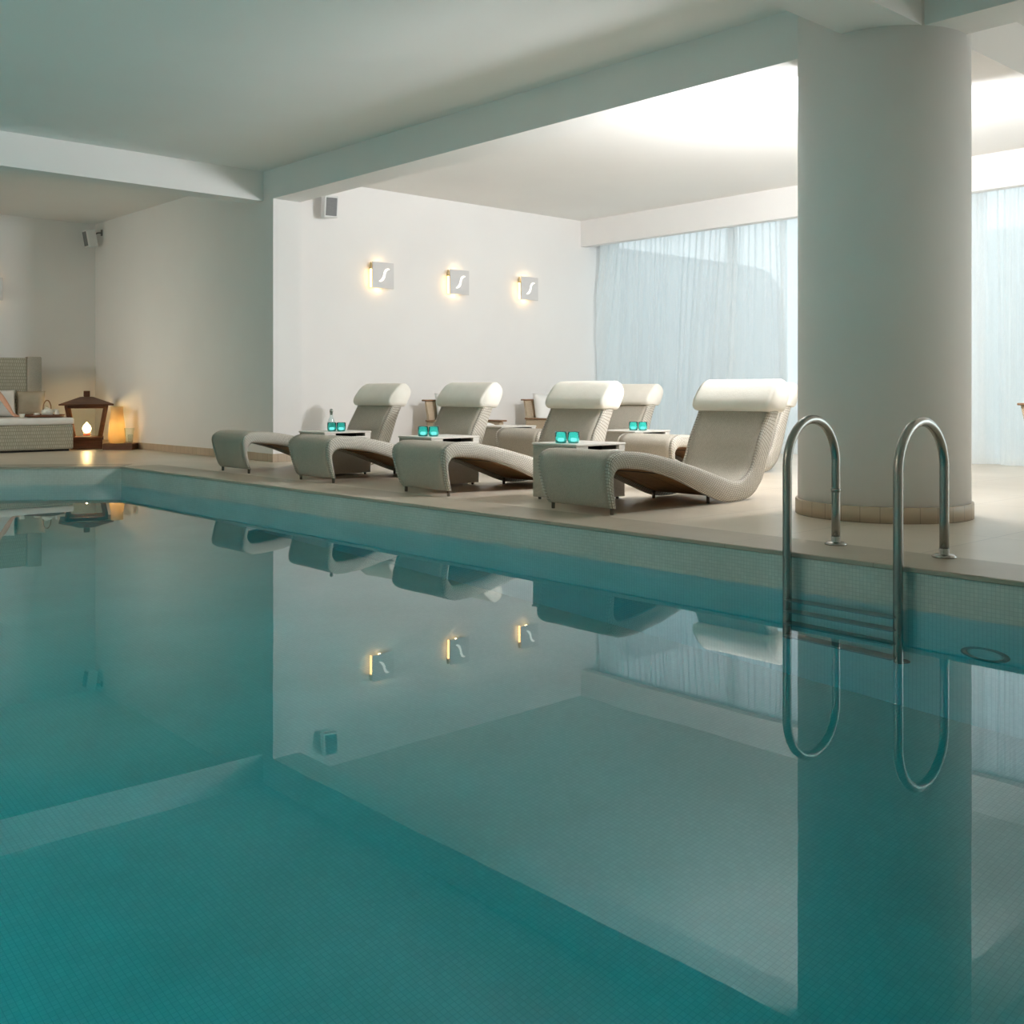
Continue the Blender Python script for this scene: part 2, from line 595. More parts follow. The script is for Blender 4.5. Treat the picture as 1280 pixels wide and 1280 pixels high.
def wall(name, lo, hi, mat='plaster', label=None):
    return struct(obj(name, box(lo, hi), mat), label)
wall('ceiling', (-4.2, -4.2, HC), (13.3, 17.7, HC + 0.2), 'ceiling', 'white plaster ceiling')
wall('wall_far', (-4.2, 17.4, -0.1), (7.02, 17.6, HC), label='far wall behind the daybed')
wall('wall_left', (-4.2, -4.0, -0.1), (-4.0, 17.4, HC))
wall('wall_near', (-4.2, -4.2, -0.1), (13.2, -4.0, HC))
wall('wall_alcove', (6.66, 12.05, -0.1), (7.02, 17.4, HC), label='wall beside the lantern')
wall('wall_pier', (6.62, 11.61, -0.1), (7.02, 12.05, HC), label='white wall pier at the end of the long beam')
wall('wall_sconce', (7.02, 11.83, -0.1), (13.2, 12.05, HC), label='white wall with three wall lights')
wall('wall_window', (12.72, -4.0, 3.36), (12.95, 11.83, HC), label='wall head over the windows')
wall('beam_pool', (6.62, -4.0, HB), (7.0, 11.61, HC), label='long ceiling beam over the deck edge')
wall('beam_column', (-4.0, 3.30, HB), (12.5, 3.745, HC), label='cross beam over the round column')
wall('beam_alcove', (-4.0, 11.85, HB), (6.62, 12.15, HC), label='cross beam in front of the far alcove')
wall('trim_3', (12.28, -4.0, 3.19), (12.42, 11.83, HC), label='white pelmet above the curtains')

def skirt(name, lo, hi):
    bm = bmesh.new()
    add_box(bm, lo, hi, 0.003, 1)
    uv_box(bm)
    struct(obj(name, bm, 'skirting'))
skirt('baseboard_alcove', (6.645, 12.05, 0), (6.66, 17.4, 0.1))
skirt('baseboard_pier', (6.605, 11.595, 0), (7.02, 12.05, 0.1))
skirt('baseboard_sconce', (7.02, 11.815, 0), (12.7, 11.83, 0.1))
skirt('baseboard_far', (-4.0, 17.385, 0), (6.645, 17.4, 0.1))

# round column with a stone skirting ring
CX, CY, CR = 6.95, 3.76, 0.575
struct(obj('column', lathe([(CR, 0), (CR, HC)], 96, (CX, CY, 0)), 'plaster', smooth=True), 'thick round white column')
struct(obj('trim_4', lathe([(CR, 0), (CR + 0.018, 0), (CR + 0.018, 0.098), (CR + 0.014, 0.105), (CR, 0.105)], 96, (CX, CY, 0), False, False), 'skirting', smooth=True), 'stone skirting ring round the column')
for poly_ in bpy.data.objects['column'].data.polygons:
    if abs(poly_.normal.z) > 0.9:
        poly_.use_smooth = False

# windows behind the curtains
def window(name, y0, y1):
    bm = bmesh.new()
    x0, x1 = 12.80, 12.88
    z0, z1 = 0.0, 3.36
    t = 0.06
    add_box(bm, (x0, y0, z0), (x1, y1, z0 + t))
    add_box(bm, (x0, y0, z1 - t), (x1, y1, z1))
    add_box(bm, (x0, y0, z0 + t), (x1, y0 + t, z1 - t))
    add_box(bm, (x0, y1 - t, z0 + t), (x1, y1, z1 - t))
    uv_box(bm)
    w = struct(obj(name, bm, 'frame'))
    obj('window_pane', box((x0 + 0.035, y0 + t, z0 + t), (x0 + 0.041, y1 - t, z1 - t)), 'pane', w)
ys = [11.83, 9.3, 6.77, 4.24, 1.71, -0.82, -4.0]
for i in range(6):
    window('window_%d' % (i + 1), ys[i + 1], ys[i])

# the terrace outside
wall('ground', (12.95, -30, -0.25), (60, 40, -0.1), 'terrace', 'terrace outside the windows')
def garden_wall():
    bm = bmesh.new()
    pts = [(13.2, -0.1), (13.2, 3.28), (17.2, 3.28), (17.7, 3.2), (18.05, 2.95), (18.25, 2.5), (18.3, 1.6), (18.3, -0.1)]
    a = [bm.verts.new((x, 11.95, z)) for x, z in pts]
    b = [bm.verts.new((x, 12.25, z)) for x, z in pts]
    bm.faces.new(a)
    bm.faces.new(b[::-1])
    for i in range(len(pts)):
        j = (i + 1) % len(pts)
        bm.faces.new((a[i], b[i], b[j], a[j]))
    bmesh.ops.recalc_face_normals(bm, faces=bm.faces)
    return bm
struct(obj('wall_garden', garden_wall(), 'outside_wall'), 'pale garden wall outside')
wall('wall_terrace', (20.0, 11.5, -0.1), (20.3, 35, 0.45), 'outside_wall', 'pale terrace parapet outside')
wall('wall_boundary', (20.0, -25, -0.1), (20.5, 11.5, 3.9), 'boundary', 'pale boundary wall beyond the terrace')

# ------------------------------------------------------------------ curtains
def curtain_bm(y0, y1, seed, slant=0.0, edge=0.0, cx=12.56):
    """Gathered voile between y0 (left seen from the pool) and y1; folds fan out downward."""
    rnd = random.Random(seed)
    L = y0 - y1
    nu = int(L * 70)
    nz = 30
    ph = [(rnd.uniform(2.2, 6.5), rnd.uniform(0, 6.28), rnd.uniform(0.4, 1.0)) for _ in range(4)]
    ph2 = [(rnd.uniform(11, 21), rnd.uniform(0, 6.28), rnd.uniform(0.3, 0.8)) for _ in range(5)]
    bm = bmesh.new()
    g = []
    for i in range(nu + 1):
        row = []
        u = i / nu * L
        for k in range(nz + 1):
            z = 3.40 - k / nz * (3.40 - 0.012)
            d = k / nz
            uu = u + slant * (d - 0.3) * math.exp(-u / 1.4) + 0.16 * math.sin(2.3 * u + seed) * d
            off = sum(a * math.sin(f * 2 * PI * uu / 1.6 + p_) for f, p_, a in ph) * 0.034 * (0.35 + d)
            off += sum(a * math.sin(f * 2 * PI * uu / 1.6 + p_) for f, p_, a in ph2) * 0.011 * (1.1 - 0.75 * d)
            y = y0 - u + edge * math.sin(min(1, d * 1.3) * PI * 0.5) * math.exp(-u / 0.25)
            row.append(bm.verts.new((cx + off, y, z)))
        g.append(row)
    for i in range(nu):
        for k in range(nz):
            bm.faces.new((g[i][k], g[i][k + 1], g[i + 1][k + 1], g[i + 1][k]))
    return bm
def curtain(y0, y1, seed, label, slant, edge=0.0, cx=12.53):
    o = obj('sheer_curtain', curtain_bm(y0, y1, seed, slant, edge, cx), 'voile', smooth=True)
    tag(o, label, 'curtain', 'sheer curtains along the window wall')
curtain(11.62, 8.20, 3, 'white sheer curtain gathered against the wall with the square lights', 0.5, 0.13)
curtain(8.36, 5.5, 11, 'narrow strip of sheer curtain just left of the round column', 0.1, 0.0, 12.64)
curtain(5.62, 1.0, 17, 'white sheer curtain to the right of the round column', 0.15)

# ------------------------------------------------------------------ loungers
TOP = [(0.09, 0.045), (0.068, 0.075), (0.03, 0.18), (0.005, 0.29), (0.0, 0.345), (0.02, 0.395), (0.08, 0.43), (0.15, 0.44), (0.33, 0.432), (0.59, 0.388),
       (0.887, 0.317), (1.178, 0.236), (1.40, 0.172), (1.535, 0.165), (1.665, 0.235), (1.735, 0.36), (1.778, 0.467), (1.856, 0.60), (1.917, 0.706), (2.0, 0.86)]
BOT = [(0.117, 0.045), (0.095, 0.085), (0.075, 0.147), (0.055, 0.246), (0.066, 0.29), (0.10, 0.318), (0.165, 0.322), (0.243, 0.317), (0.403, 0.299), (0.591, 0.257),
       (0.783, 0.198), (1.02, 0.108), (1.258, 0.026), (1.43, 0.006), (1.65, 0.03), (1.80, 0.14), (1.893, 0.315), (1.975, 0.54), (2.05, 0.70), (2.12, 0.85)]
SUB = 5
TP = catmull(TOP, SUB)
BP = catmull(BOT, SUB)
HW = 0.36
def hw(i):
    """half width along the profile: a little narrower at the foot end's bottom"""
    t = i / (len(TP) - 1)
    return HW - 0.045 * max(0.0, 1 - t / 0.22) ** 1.3

def arclen(P):
    s = [0.0]
    for i in range(1, len(P)):
        s.append(s[-1] + (P[i] - P[i - 1]).length)
    return s

def ribbon(P, half, th, inset, y_seg=10, frac=None, flip=False):
    """A sheet th thick across the lounger following profile P."""
    bm = bmesh.new()
    uvl = bm.loops.layers.uv.verify()
    S = arclen(P)
    n_ = len(P)
    def nrm(i):
        a, b = P[max(i - 1, 0)], P[min(i + 1, n_ - 1)]
        t = (b - a).normalized()
        return Vector((-t.y, t.x, 0))
    grids = []
    for side in (0, 1):
        g = []
        for i in range(n_):
            nn = nrm(i)
            row = []
            for k in range(y_seg + 1):
                v = k / y_seg * 2 - 1
                w = half(i) - inset
                q = P[i] + nn * (-(side * th))
                row.append(bm.verts.new((q.x, v * w, q.y)))
            g.append(row)
        grids.append(g)
    def quad(a, b, c, d, uvs):
        f = bm.faces.new((a, b, c, d))
        for l, q in zip(f.loops, uvs):
            l[uvl].uv = q
    for side in (0, 1):
        g = grids[side]
        for i in range(n_ - 1):
            for k in range(y_seg):
                w = half(i) * 2 / y_seg
                uvs = ((S[i], k * w), (S[i + 1], k * w), (S[i + 1], (k + 1) * w), (S[i], (k + 1) * w))
                quad(g[i][k], g[i + 1][k], g[i + 1][k + 1], g[i][k + 1], uvs)
    a, b = grids
    for i in range(n_ - 1):
        for k in (0, y_seg):
            quad(a[i][k], a[i + 1][k], b[i + 1][k], b[i][k], ((S[i], 0), (S[i + 1], 0), (S[i + 1], th), (S[i], th)))
    for i in (0, n_ - 1):
        for k in range(y_seg):
            quad(a[i][k], a[i][k + 1], b[i][k + 1], b[i][k], ((0, k * .05), (0, k * .05 + .05), (th, k * .05 + .05), (th, k * .05)))
    bmesh.ops.recalc_face_normals(bm, faces=bm.faces)
    return bm

def band(sgn):
    """The deep woven side band between the top and bottom profiles."""
    bm = bmesh.new()
    uvl = bm.loops.layers.uv.verify()
    S = arclen(TP)
    n_ = len(TP)
    th = 0.034
    nv = 6
    outer, inner = [], []
    for i in range(n_):
        ro, ri = [], []
        for k in range(nv + 1):
            t = k / nv
            q = TP[i].lerp(BP[i], t)
            bul = 0.010 * math.sin(t * PI)
            ro.append(bm.verts.new((q.x, sgn * (hw(i) + bul - (0.008 if k in (0, nv) else 0)), q.y)))
            ri.append(bm.verts.new((q.x, sgn * (hw(i) - th), q.y)))
        outer.append(ro)
        inner.append(ri)
    def quad(vs, uvs):
        f = bm.faces.new(vs)
        for l, q in zip(f.loops, uvs):
            l[uvl].uv = q
    for i in range(n_ - 1):
        d = (TP[i] - BP[i]).length
        for k in range(nv):
            uvs = ((S[i], k / nv * d), (S[i + 1], k / nv * d), (S[i + 1], (k + 1) / nv * d), (S[i], (k + 1) / nv * d))
            quad((outer[i][k], outer[i + 1][k], outer[i + 1][k + 1], outer[i][k + 1]), uvs)
            quad((inner[i][k], inner[i + 1][k], inner[i + 1][k + 1], inner[i][k + 1]), uvs)
        for k in (0, nv):
            quad((outer[i][k], outer[i + 1][k], inner[i + 1][k], inner[i][k]), ((S[i], 0), (S[i + 1], 0), (S[i + 1], th), (S[i], th)))
    for i in (0, n_ - 1):
        for k in range(nv):
            quad((outer[i][k], outer[i][k + 1], inner[i][k + 1], inner[i][k]), ((0, 0), (0, .02), (th, .02), (th, 0)))
    bmesh.ops.recalc_face_normals(bm, faces=bm.faces)
    return bm

def headrest_bm():
    """Soft bolster folded over the top of the backrest."""
    prof = catmull([(1.872, 0.705), (1.853, 0.735), (1.868, 0.79), (1.915, 0.855), (1.972, 0.915), (2.025, 0.952), (2.075, 0.963), (2.125, 0.945), (2.165, 0.895),
                    (2.17, 0.84), (2.14, 0.77), (2.10, 0.705), (2.075, 0.69), (1.98, 0.697), (1.90, 0.698), (1.872, 0.705)], 3)[:-1]
    c = Vector((2.0, 0.83, 0))
    bm = bmesh.new()
    ns = 26
    W = 0.385
    rows = []
    for k in range(ns + 1):
        v = k / ns * 2 - 1
        e = abs(v)
        s = 1.0 if e < 0.955 else 1 - 0.09 * ((e - 0.955) / 0.045) ** 2
        wr = 0.010 * math.sin(e * 75) * max(0, (e - 0.78) / 0.22)
        row = []
        for j, q in enumerate(prof):
            d = q - c
            q2 = c + d * (s + wr * math.sin(j * 1.7))
            row.append(bm.verts.new((q2.x, v * W, q2.y)))
        rows.append(row)
    m_ = len(prof)
    for k in range(ns):
        for j in range(m_):
            j2 = (j + 1) % m_
            bm.faces.new((rows[k][j], rows[k][j2], rows[k + 1][j2], rows[k + 1][j]))
    bm.faces.new(rows[0])
    bm.faces.new(rows[-1][::-1])
    bmesh.ops.recalc_face_normals(bm, faces=bm.faces)
    return bm

LG = 'woven chaise loungers on the pool deck'
def make_lounger():
    t = thing('sun_lounger', '', 'lounger', group=LG)
    obj('seat', ribbon(TP, hw, 0.02, 0.030), 'wicker', t, True)
    for s in (-1, 1):
        b = obj('side_band', band(s), 'wicker_band', t, True)
    a, b_ = 5 * SUB, 15 * SUB
    MP = [TP[i].lerp(BP[i], 0.72) for i in range(a, b_)]
    obj('underside', ribbon(MP, lambda i: HW - 0.0, 0.012, 0.036), 'wicker_brown', t, True)['label'] = 'dark brown woven underside'
    bmf = bmesh.new()
    for y in (-0.2, 0.2):
        add_tube(bmf, [(q.x, y, q.y - 0.004) for q in MP[2:-2:3]], 0.008, 8)
    add_tube(bmf, [(MP[22].x, -0.32, MP[22].y - 0.01), (MP[22].x, 0.32, MP[22].y - 0.01)], 0.009, 8)
    obj('underframe', bmf, 'foot', t, True)
    for s in (-1, 1):
        bm = bmesh.new()
        add_lathe(bm, [(0.011, 0), (0.013, 0.004), (0.014, 0.06)], 12, (0.105, s * 0.29, 0), True, True)
        obj('foot', bm, 'foot', t, True)
        bm = bmesh.new()
        add_lathe(bm, [(0.011, 0), (0.013, 0.004), (0.013, 0.062)], 12, (1.22, s * 0.27, 0), True, True)
        obj('foot', bm, 'foot', t, True)
    obj('headrest', headrest_bm(), 'cushion', t, True)['label'] = 'cream bolster folded over the top of the backrest'
    return t

LX = 5.39
spots = [((LX, 5.285, 0), 'nearest woven lounger beside the column, its whole curved seat in view'),
         ((LX, 7.09, 0), 'second woven lounger of the poolside row, counted from the column'),
         ((LX, 8.81, 0), 'third woven lounger of the poolside row, counted from the column'),
         ((LX, 10.43, 0), 'last woven lounger of the poolside row, in front of the white wall pier'),
         ((8.22, 8.95, 0), 'woven lounger of the rear row whose headrest shows before the curtain'),
         ((8.02, 6.87, 0), 'woven lounger of the rear row mostly hidden behind the nearest lounger')]
lng = make_lounger()
lng.location = spots[0][0]
lng['label'] = spots[0][1]
for p_, lab in spots[1:]:
    dup(lng, p_, 0, lab)

# ------------------------------------------------------------------ side tables between the loungers
def make_table():
    t = thing('side_table', '', 'side table', group='wicker side tables')
    w, d, h = 0.56, 0.48, 0.452
    bm = bmesh.new()
    add_box(bm, (0, 0, 0.02), (0.03, d, h - 0.018), 0.004, 1)      # front panel, toward the pool
    add_box(bm, (w - 0.03, 0, 0.02), (w, d, h - 0.018), 0.004, 1)
    add_box(bm, (0.03, d - 0.03, 0.02), (w - 0.03, d, h - 0.018), 0.004, 1)
    uv_box(bm)
    obj('body', bm, 'wicker', t)
    bm = bmesh.new()
    z0, z1 = h - 0.052, h - 0.018
    add_box(bm, (0.0, -0.006, 0.02), (w, 0.03, z0), 0.004, 1)          # side toward the next lounger, with its slot
    add_box(bm, (0.0, -0.006, z0), (0.13, 0.03, z1))
    add_box(bm, (w - 0.07, -0.006, z0), (w, 0.03, z1))
    uv_box(bm)
    obj('side_panel', bm, 'wicker_white', t)
    bm = bmesh.new()
    add_box(bm, (0.03, 0.03, h - 0.075), (w - 0.03, d - 0.03, h - 0.065))
    add_box(bm, (0.03, 0.22, h - 0.065), (w - 0.03, 0.23, h - 0.018))
    uv_box(bm)
    obj('shelf', bm, 'dark_hole', t)['label'] = 'dark open slot under the top'
    obj('tabletop', box((-0.008, -0.012, h - 0.018), (w + 0.008, d + 0.008, h), 0.007, 2), 'wicker_white', t)
    for x in (0.04, w - 0.04):
        for y in (0.04, d - 0.04):
            obj('foot', lathe([(0.012, 0), (0.015, 0.03)], 12, (x, y, 0)), 'foot', t, True)
    return t
tspots = [((5.86, 5.70, 0), 'wicker side table just behind the nearest lounger, holding two teal candle glasses'),
          ((5.86, 7.50, 0), 'wicker side table between the second and third loungers from the column'),
          ((5.84, 9.22, 0), 'wicker side table beside the last poolside lounger, with a clear carafe on it'),
          ((8.40, 9.40, 0), 'white topped side table in the rear row, partly hidden by the second lounger'),
          ((8.36, 7.28, 0), 'side table of the rear row with teal candle glasses before the pale curtain')]
tb = make_table()
tb.location = tspots[0][0]
tb['label'] = tspots[0][1]
for p_, lab in tspots[1:]:
    dup(tb, p_, 0, lab)

# teal glasses on the tables
def make_glass():
    t = thing('votive_glass', '', 'candle glass', group='teal candle glasses on the side tables')
    bm = bmesh.new()
    prof = [(0.034, 0), (0.043, 0.004), (0.048, 0.03), (0.047, 0.085), (0.045, 0.092), (0.042, 0.088), (0.041, 0.03), (0.034, 0.012), (0.002, 0.010)]
    add_lathe(bm, prof, 16, (0, 0, 0), True, True)
    bmesh.ops.recalc_face_normals(bm, faces=bm.faces)
    obj('glass_cup', bm, 'teal_glass', t, True)
    obj('tealight', lathe([(0.026, 0.0125), (0.026, 0.036), (0.01, 0.038)], 16), 'tealight', t, True)['label'] = 'bright tealight'
    return t
gl0 = make_glass()
H = 0.452
gspots = []
offs = {0: (0.08, 0.24), 1: (0.08, 0.22), 2: (0.19, 0.16), 4: (0.15, 0.15)}
for ti, where in zip((0, 1, 2, 4),
                     ('side table behind the nearest lounger', 'side table between the second and third loungers',
                      'side table beside the last poolside lounger', 'rear row side table before the curtain')):
    tx, ty, _ = tspots[ti][0]
    ox, oy = offs[ti]
    gspots.append(((tx + ox, ty + oy, H), 'left teal candle glass on the ' + where))
    gspots.append(((tx + ox + 0.065, ty + oy - 0.075, H), 'right teal candle glass on the ' + where))
for i, (p_, lab) in enumerate(gspots):
    if i == 0:
        gl0.location = p_
        gl0['label'] = lab
    else:
        dup(gl0, p_, 0.3 * i, lab)
ca = thing('carafe', 'small clear glass carafe standing behind the teal candle glasses at the last poolside lounger', 'carafe', (6.14, 9.56, H))
bm = lathe([(0.03, 0), (0.04, 0.005), (0.041, 0.09), (0.018, 0.14), (0.016, 0.185), (0.02, 0.19), (0.013, 0.187), (0.014, 0.14), (0.036, 0.088), (0.036, 0.012), (0.002, 0.01)], 20)
obj('bottle', bm, 'pane', ca, True)
obj('stopper', lathe([(0.012, 0.165), (0.013, 0.19), (0.019, 0.20), (0.017, 0.222), (0.004, 0.23)], 16), 'steel', ca, True)

# ------------------------------------------------------------------ pool ladder
def ladder():
    t = thing('pool_ladder', 'polished steel pool ladder with two arched handrails at the deck edge', 'ladder', (0, 0, 0))
    xo, xi, rr = 5.325, 4.845, 0.024
    rad = (xo - xi) / 2
    xc = (xo + xi) / 2
    zc = 0.73 - rr - rad
    for y in (2.54, 3.16):
        pts = [(xo, y, 0.012), (xo, y, 0.2), (xo, y, zc)]
        for k in range(1, 24):
            a = PI * k / 24
            pts.append((xc + rad * math.cos(a), y, zc + rad * math.sin(a)))
        pts += [(xi, y, zc), (xi, y, 0.1), (xi, y, -0.5), (xi, y, -1.16)]
        for k in range(1, 7):
            a = PI / 2 * k / 6
            pts.append((xi + 0.05 - 0.05 * math.cos(a), y, -1.16 - 0.05 * math.sin(a)))
        bm = bmesh.new()
        add_tube(bm, pts, rr, 20)
        bmesh.ops.recalc_face_normals(bm, faces=bm.faces)
        rl = obj('handrail', bm, 'steel', t, True)
        obj('flange', lathe([(0.060, 0.004), (0.062, 0.010), (0.045, 0.020), (0.026, 0.022), (0.0255, 0.05)], 28, (xo, y, 0)), 'steel', rl, True)
        if y > 3:
            obj('joint_collar', lathe([(0.0246, 0.298), (0.0275, 0.300), (0.0275, 0.316), (0.0246, 0.318)], 24, (xo, y, 0)), 'steel', rl, True)
        obj('bumper', lathe([(0.02, -0.0), (0.03, 0.005), (0.03, 0.02)], 18), 'dark_hole', rl, True, (EX - 0.02, y, -1.21), (0, R(90), 0))
    for z in (-0.36, -0.62, -0.88, -1.12):
        bm = bmesh.new()
        add_box(bm, (4.79, 2.545, z - 0.014), (4.875, 3.155, z + 0.014), 0.008, 2)
        uv_box(bm)
        obj('tread', bm, 'steel_dark', t)
ladder()
# round inlet in the pool wall under water
inl = thing('pool_wall_inlet', 'round fitting in the pool wall under water, right of the ladder', 'pool inlet', (EX, 2.146, -0.83))
inl.rotation_euler = (0, R(-90), 0)
obj('ring', lathe([(0.112, 0.0), (0.112, 0.014), (0.095, 0.020), (0.086, 0.012), (0.086, 0.0)], 36, (0, 0, 0), False, False), 'steel_dark', inl, True)
obj('cover', lathe([(0.086, 0.002), (0.07, 0.009), (0.02, 0.012), (0.002, 0.012)], 36), 'mosaic', inl, True)

# ------------------------------------------------------------------ square wall lights
SWY = 11.83
def glyph_bm(s=1.0):
    """The slanting S-shaped wave mark cut in the plate."""
    pts = [(-0.085, -0.085), (-0.055, -0.078), (-0.02, -0.05), (0.0, -0.01), (0.008, 0.03), (0.03, 0.068), (0.065, 0.085), (0.09, 0.083)]
    wid = [0.004, 0.012, 0.018, 0.017, 0.016, 0.016, 0.010, 0.003]
    P = catmull([(a * s, b * s) for a, b in pts], 4)
    Wd = catmull([(w * s, 0) for w in wid], 4)
    bm = bmesh.new()
    fr, bk = [], []
    n_ = len(P)
    for i in range(n_):
        a, b = P[max(i - 1, 0)], P[min(i + 1, n_ - 1)]
        t = (b - a).normalized()
        q = Vector((-t.y, t.x, 0))
        for L, y in ((fr, -0.004), (bk, 0.0)):
            u, v = P[i] + q * Wd[i].x, P[i] - q * Wd[i].x
            L.append((bm.verts.new((u.x, y, u.y)), bm.verts.new((v.x, y, v.y))))
    for i in range(n_ - 1):
        bm.faces.new((fr[i][0], fr[i][1], fr[i + 1][1], fr[i + 1][0]))
        bm.faces.new((fr[i][0], fr[i + 1][0], bk[i + 1][0], bk[i][0]))
        bm.faces.new((fr[i][1], bk[i][1], bk[i + 1][1], fr[i + 1][1]))
    bmesh.ops.recalc_face_normals(bm, faces=bm.faces)
    return bm

def make_sconce(label, loc):
    t = thing('wall_light', label, 'wall light', loc, 0, 'square backlit wall lights')
    w = 0.175
    obj('plate', box((-w, -0.115, -w), (w, -0.10, w), 0.003, 1), 'plate', t)
    gq = obj('emblem', glyph_bm(1.0), 'glyph', t, False, (0.01, -0.115, 0.0))
    gq['label'] = 'bright slanting S-shaped mark'
    obj('mounting_block', box((-0.09, -0.10, -0.09), (0.11, 0.0, 0.09), 0.004, 1), 'plate', t)
    obj('lamp_tube', lathe([(0.012, -0.165), (0.014, -0.16), (0.014, 0.075), (0.012, 0.08)], 14, (-w + 0.012, -0.055, 0)), 'tube', t, True)
    obj('lamp_holder', lathe([(0.016, 0.08), (0.024, 0.085), (0.024, 0.12), (0.014, 0.165), (0.006, 0.17)], 16, (-w + 0.012, -0.055, 0)), 'brass', t, True)
    for z, tw in ((0.15, 1.0), (-0.15, 1.0)):
        d = bpy.data.lights.new('lamp_glow', 'POINT')
        d.energy = 0.45
        d.color = (1.0, 0.66, 0.30)
        d.shadow_soft_size = 0.02
        o = bpy.data.objects.new('lamp_glow', d)
        C.objects.link(o)
        o.parent = t
        o.location = (-0.02, -0.05, z)
    return t
sc_lab = ['square wall light nearest the pier, leftmost of the three on the white wall',
          'middle one of the three square wall lights on the white wall',
          'square wall light nearest the curtain on the white wall']
for i, x in enumerate((8.345, 9.675, 11.05)):
    make_sconce(sc_lab[i], (x, SWY, 2.43))
# one more on the far alcove wall, cut by the picture's edge
make_sconce('square wall light on the far wall above the daybed', (5.03, 17.4, 2.44))

# ------------------------------------------------------------------ loudspeakers
def make_speaker(label, loc, rz, tilt, back):
    t = thing('wall_speaker', label, 'loudspeaker', loc, rz)
    bm = bmesh.new()
    add_box(bm, (-0.095, -0.075, -0.14), (0.095, 0.075, 0.14), 0.016, 3)
    uv_box(bm)
    cab = obj('cabinet', bm, 'white_plastic', t, False, None, (R(tilt), 0, 0))
    obj('grille', box((-0.072, -0.083, -0.114), (0.072, -0.074, 0.114), 0.004, 1), 'grille', cab)
    bm = bmesh.new()
    add_tube(bm, [(0, 0.06, 0.06), (0, 0.12, 0.10), (0, back, 0.11)], 0.012, 10)
    add_box(bm, (-0.03, back - 0.012, 0.06), (0.03, back, 0.16), 0.003, 1)
    obj('bracket', bm, 'steel_dark', t)
    return t
make_speaker('white loudspeaker with grey grille under the beam, above the wall lights', (7.45, 11.64, 3.235), R(-14), 8, 0.19)
make_speaker('loudspeaker seen edge-on in the upper corner above the lantern', (6.47, 17.12, 3.32), R(-90), 10, 0.19)

# ------------------------------------------------------------------ armchairs at the white wall
def make_armchair(label, loc, rz):
    t = thing('wicker_armchair', label, 'armchair', loc, rz, 'wicker armchairs on the deck')
    w, d = 0.36, 0.36
    bm = bmesh.new()
    add_box(bm, (-w, -d, 0.08), (w, d, 0.34), 0.02, 2)
    uv_box(bm)
    obj('seat_base', bm, 'wicker_tan', t)
    bm = bmesh.new()
    prof = [(d - 0.06, 0.30), (d - 0.03, 0.52), (d + 0.03, 0.735), (d + 0.065, 0.735), (d + 0.02, 0.52), (d, 0.10), (d - 0.06, 0.10)]
    a = [bm.verts.new((-w, y, z)) for y, z in prof]
    b = [bm.verts.new((w, y, z)) for y, z in prof]
    bm.faces.new(a)
    bm.faces.new(b[::-1])
    for i in range(len(prof)):
        j = (i + 1) % len(prof)
        bm.faces.new((a[i], b[i], b[j], a[j]))
    bmesh.ops.recalc_face_normals(bm, faces=bm.faces)
    uv_box(bm)
    br = obj('backrest', bm, 'wicker_tan', t)
    obj('top_rail', box((-w - 0.04, d + 0.01, 0.735), (w + 0.04, d + 0.085, 0.757), 0.006, 1), 'wood_mid', br)['label'] = 'flat brown wooden rail'
    for s in (-1, 1):
        bm = bmesh.new()
        x0, x1 = sorted((s * (w - 0.05), s * (w + 0.03)))
        add_box(bm, (x0, -d, 0.08), (x1, d - 0.02, 0.46), 0.02, 2)
        uv_box(bm)
        ar = obj('armrest', bm, 'wicker_tan', t)
        bm = bmesh.new()
        add_box(bm, (x0 - 0.012, -d - 0.05, 0.46), (x1 + 0.012, d, 0.482), 0.006, 1)
        uv_box(bm)
        obj('arm_cap', bm, 'wood_mid', ar)['label'] = 'flat brown wooden cap'
        for y in (-d + 0.04, d - 0.04):
            obj('leg', box((s * (w - 0.03) - 0.02, y - 0.02, 0), (s * (w - 0.03) + 0.02, y + 0.02, 0.09)), 'wood_mid', t)
    obj('seat_cushion', pillow_bm(2 * w - 0.12, 2 * d - 0.06, 0.13, 12, 12, 0.0), 'cushion_white', t, True, (0, -d + 0.0, 0.395), (R(-90), 0, 0))
    obj('back_cushion', pillow_bm(2 * w - 0.14, 0.42, 0.15), 'cushion_white', t, True, (0, d - 0.13, 0.43), (R(-10), 0, 0))
    return t
ac = make_armchair('wicker armchair against the white wall, behind the last two poolside loungers', (9.24, 11.08, 0), 0.0)
make_armchair('wicker armchair against the white wall with its wooden top rail beside the second headrest', (11.08, 11.08, 0), 0.0)
make_armchair('wicker armchair right of the column with only its wooden rail tip in view', (10.43, 3.67, 0), R(4))

# ------------------------------------------------------------------ daybed in the alcove
db = thing('daybed', 'sage wicker daybed with a white mattress and tall back panel in the alcove', 'daybed', (4.55, 16.4, 0))
bm = bmesh.new()
add_box(bm, (-1.25, -0.55, 0.03), (1.2, 0.55, 0.385), 0.02, 2)
uv_box(bm)
obj('base', bm, 'wicker_green', db)
bm = bmesh.new()
add_box(bm, (-1.2, -0.5, 0.0), (1.15, 0.5, 0.03))
obj('plinth', bm, 'dark_hole', db)
obj('mattress', box((-1.26, -0.57, 0.387), (1.21, 0.55, 0.487), 0.035, 4), 'cushion_white', db, True)
bm = bmesh.new()
add_box(bm, (-1.25, 0.56, 0.05), (0.90, 0.63, 1.38), 0.01, 1)
uv_box(bm)
obj('back_panel', bm, 'wicker_green', db)
obj('back_post', box((0.90, 0.53, 0.03), (1.11, 0.65, 1.40), 0.012, 2), 'wicker', db)
MZ = 0.487
cu = obj('scatter_cushion', pillow_bm(0.40, 0.42, 0.14), 'cushion_white', None, True, (5.03, 16.77, MZ), (R(-12), 0, R(-6)))
tag(cu, 'white scatter cushion standing behind the arm on the daybed', 'cushion')
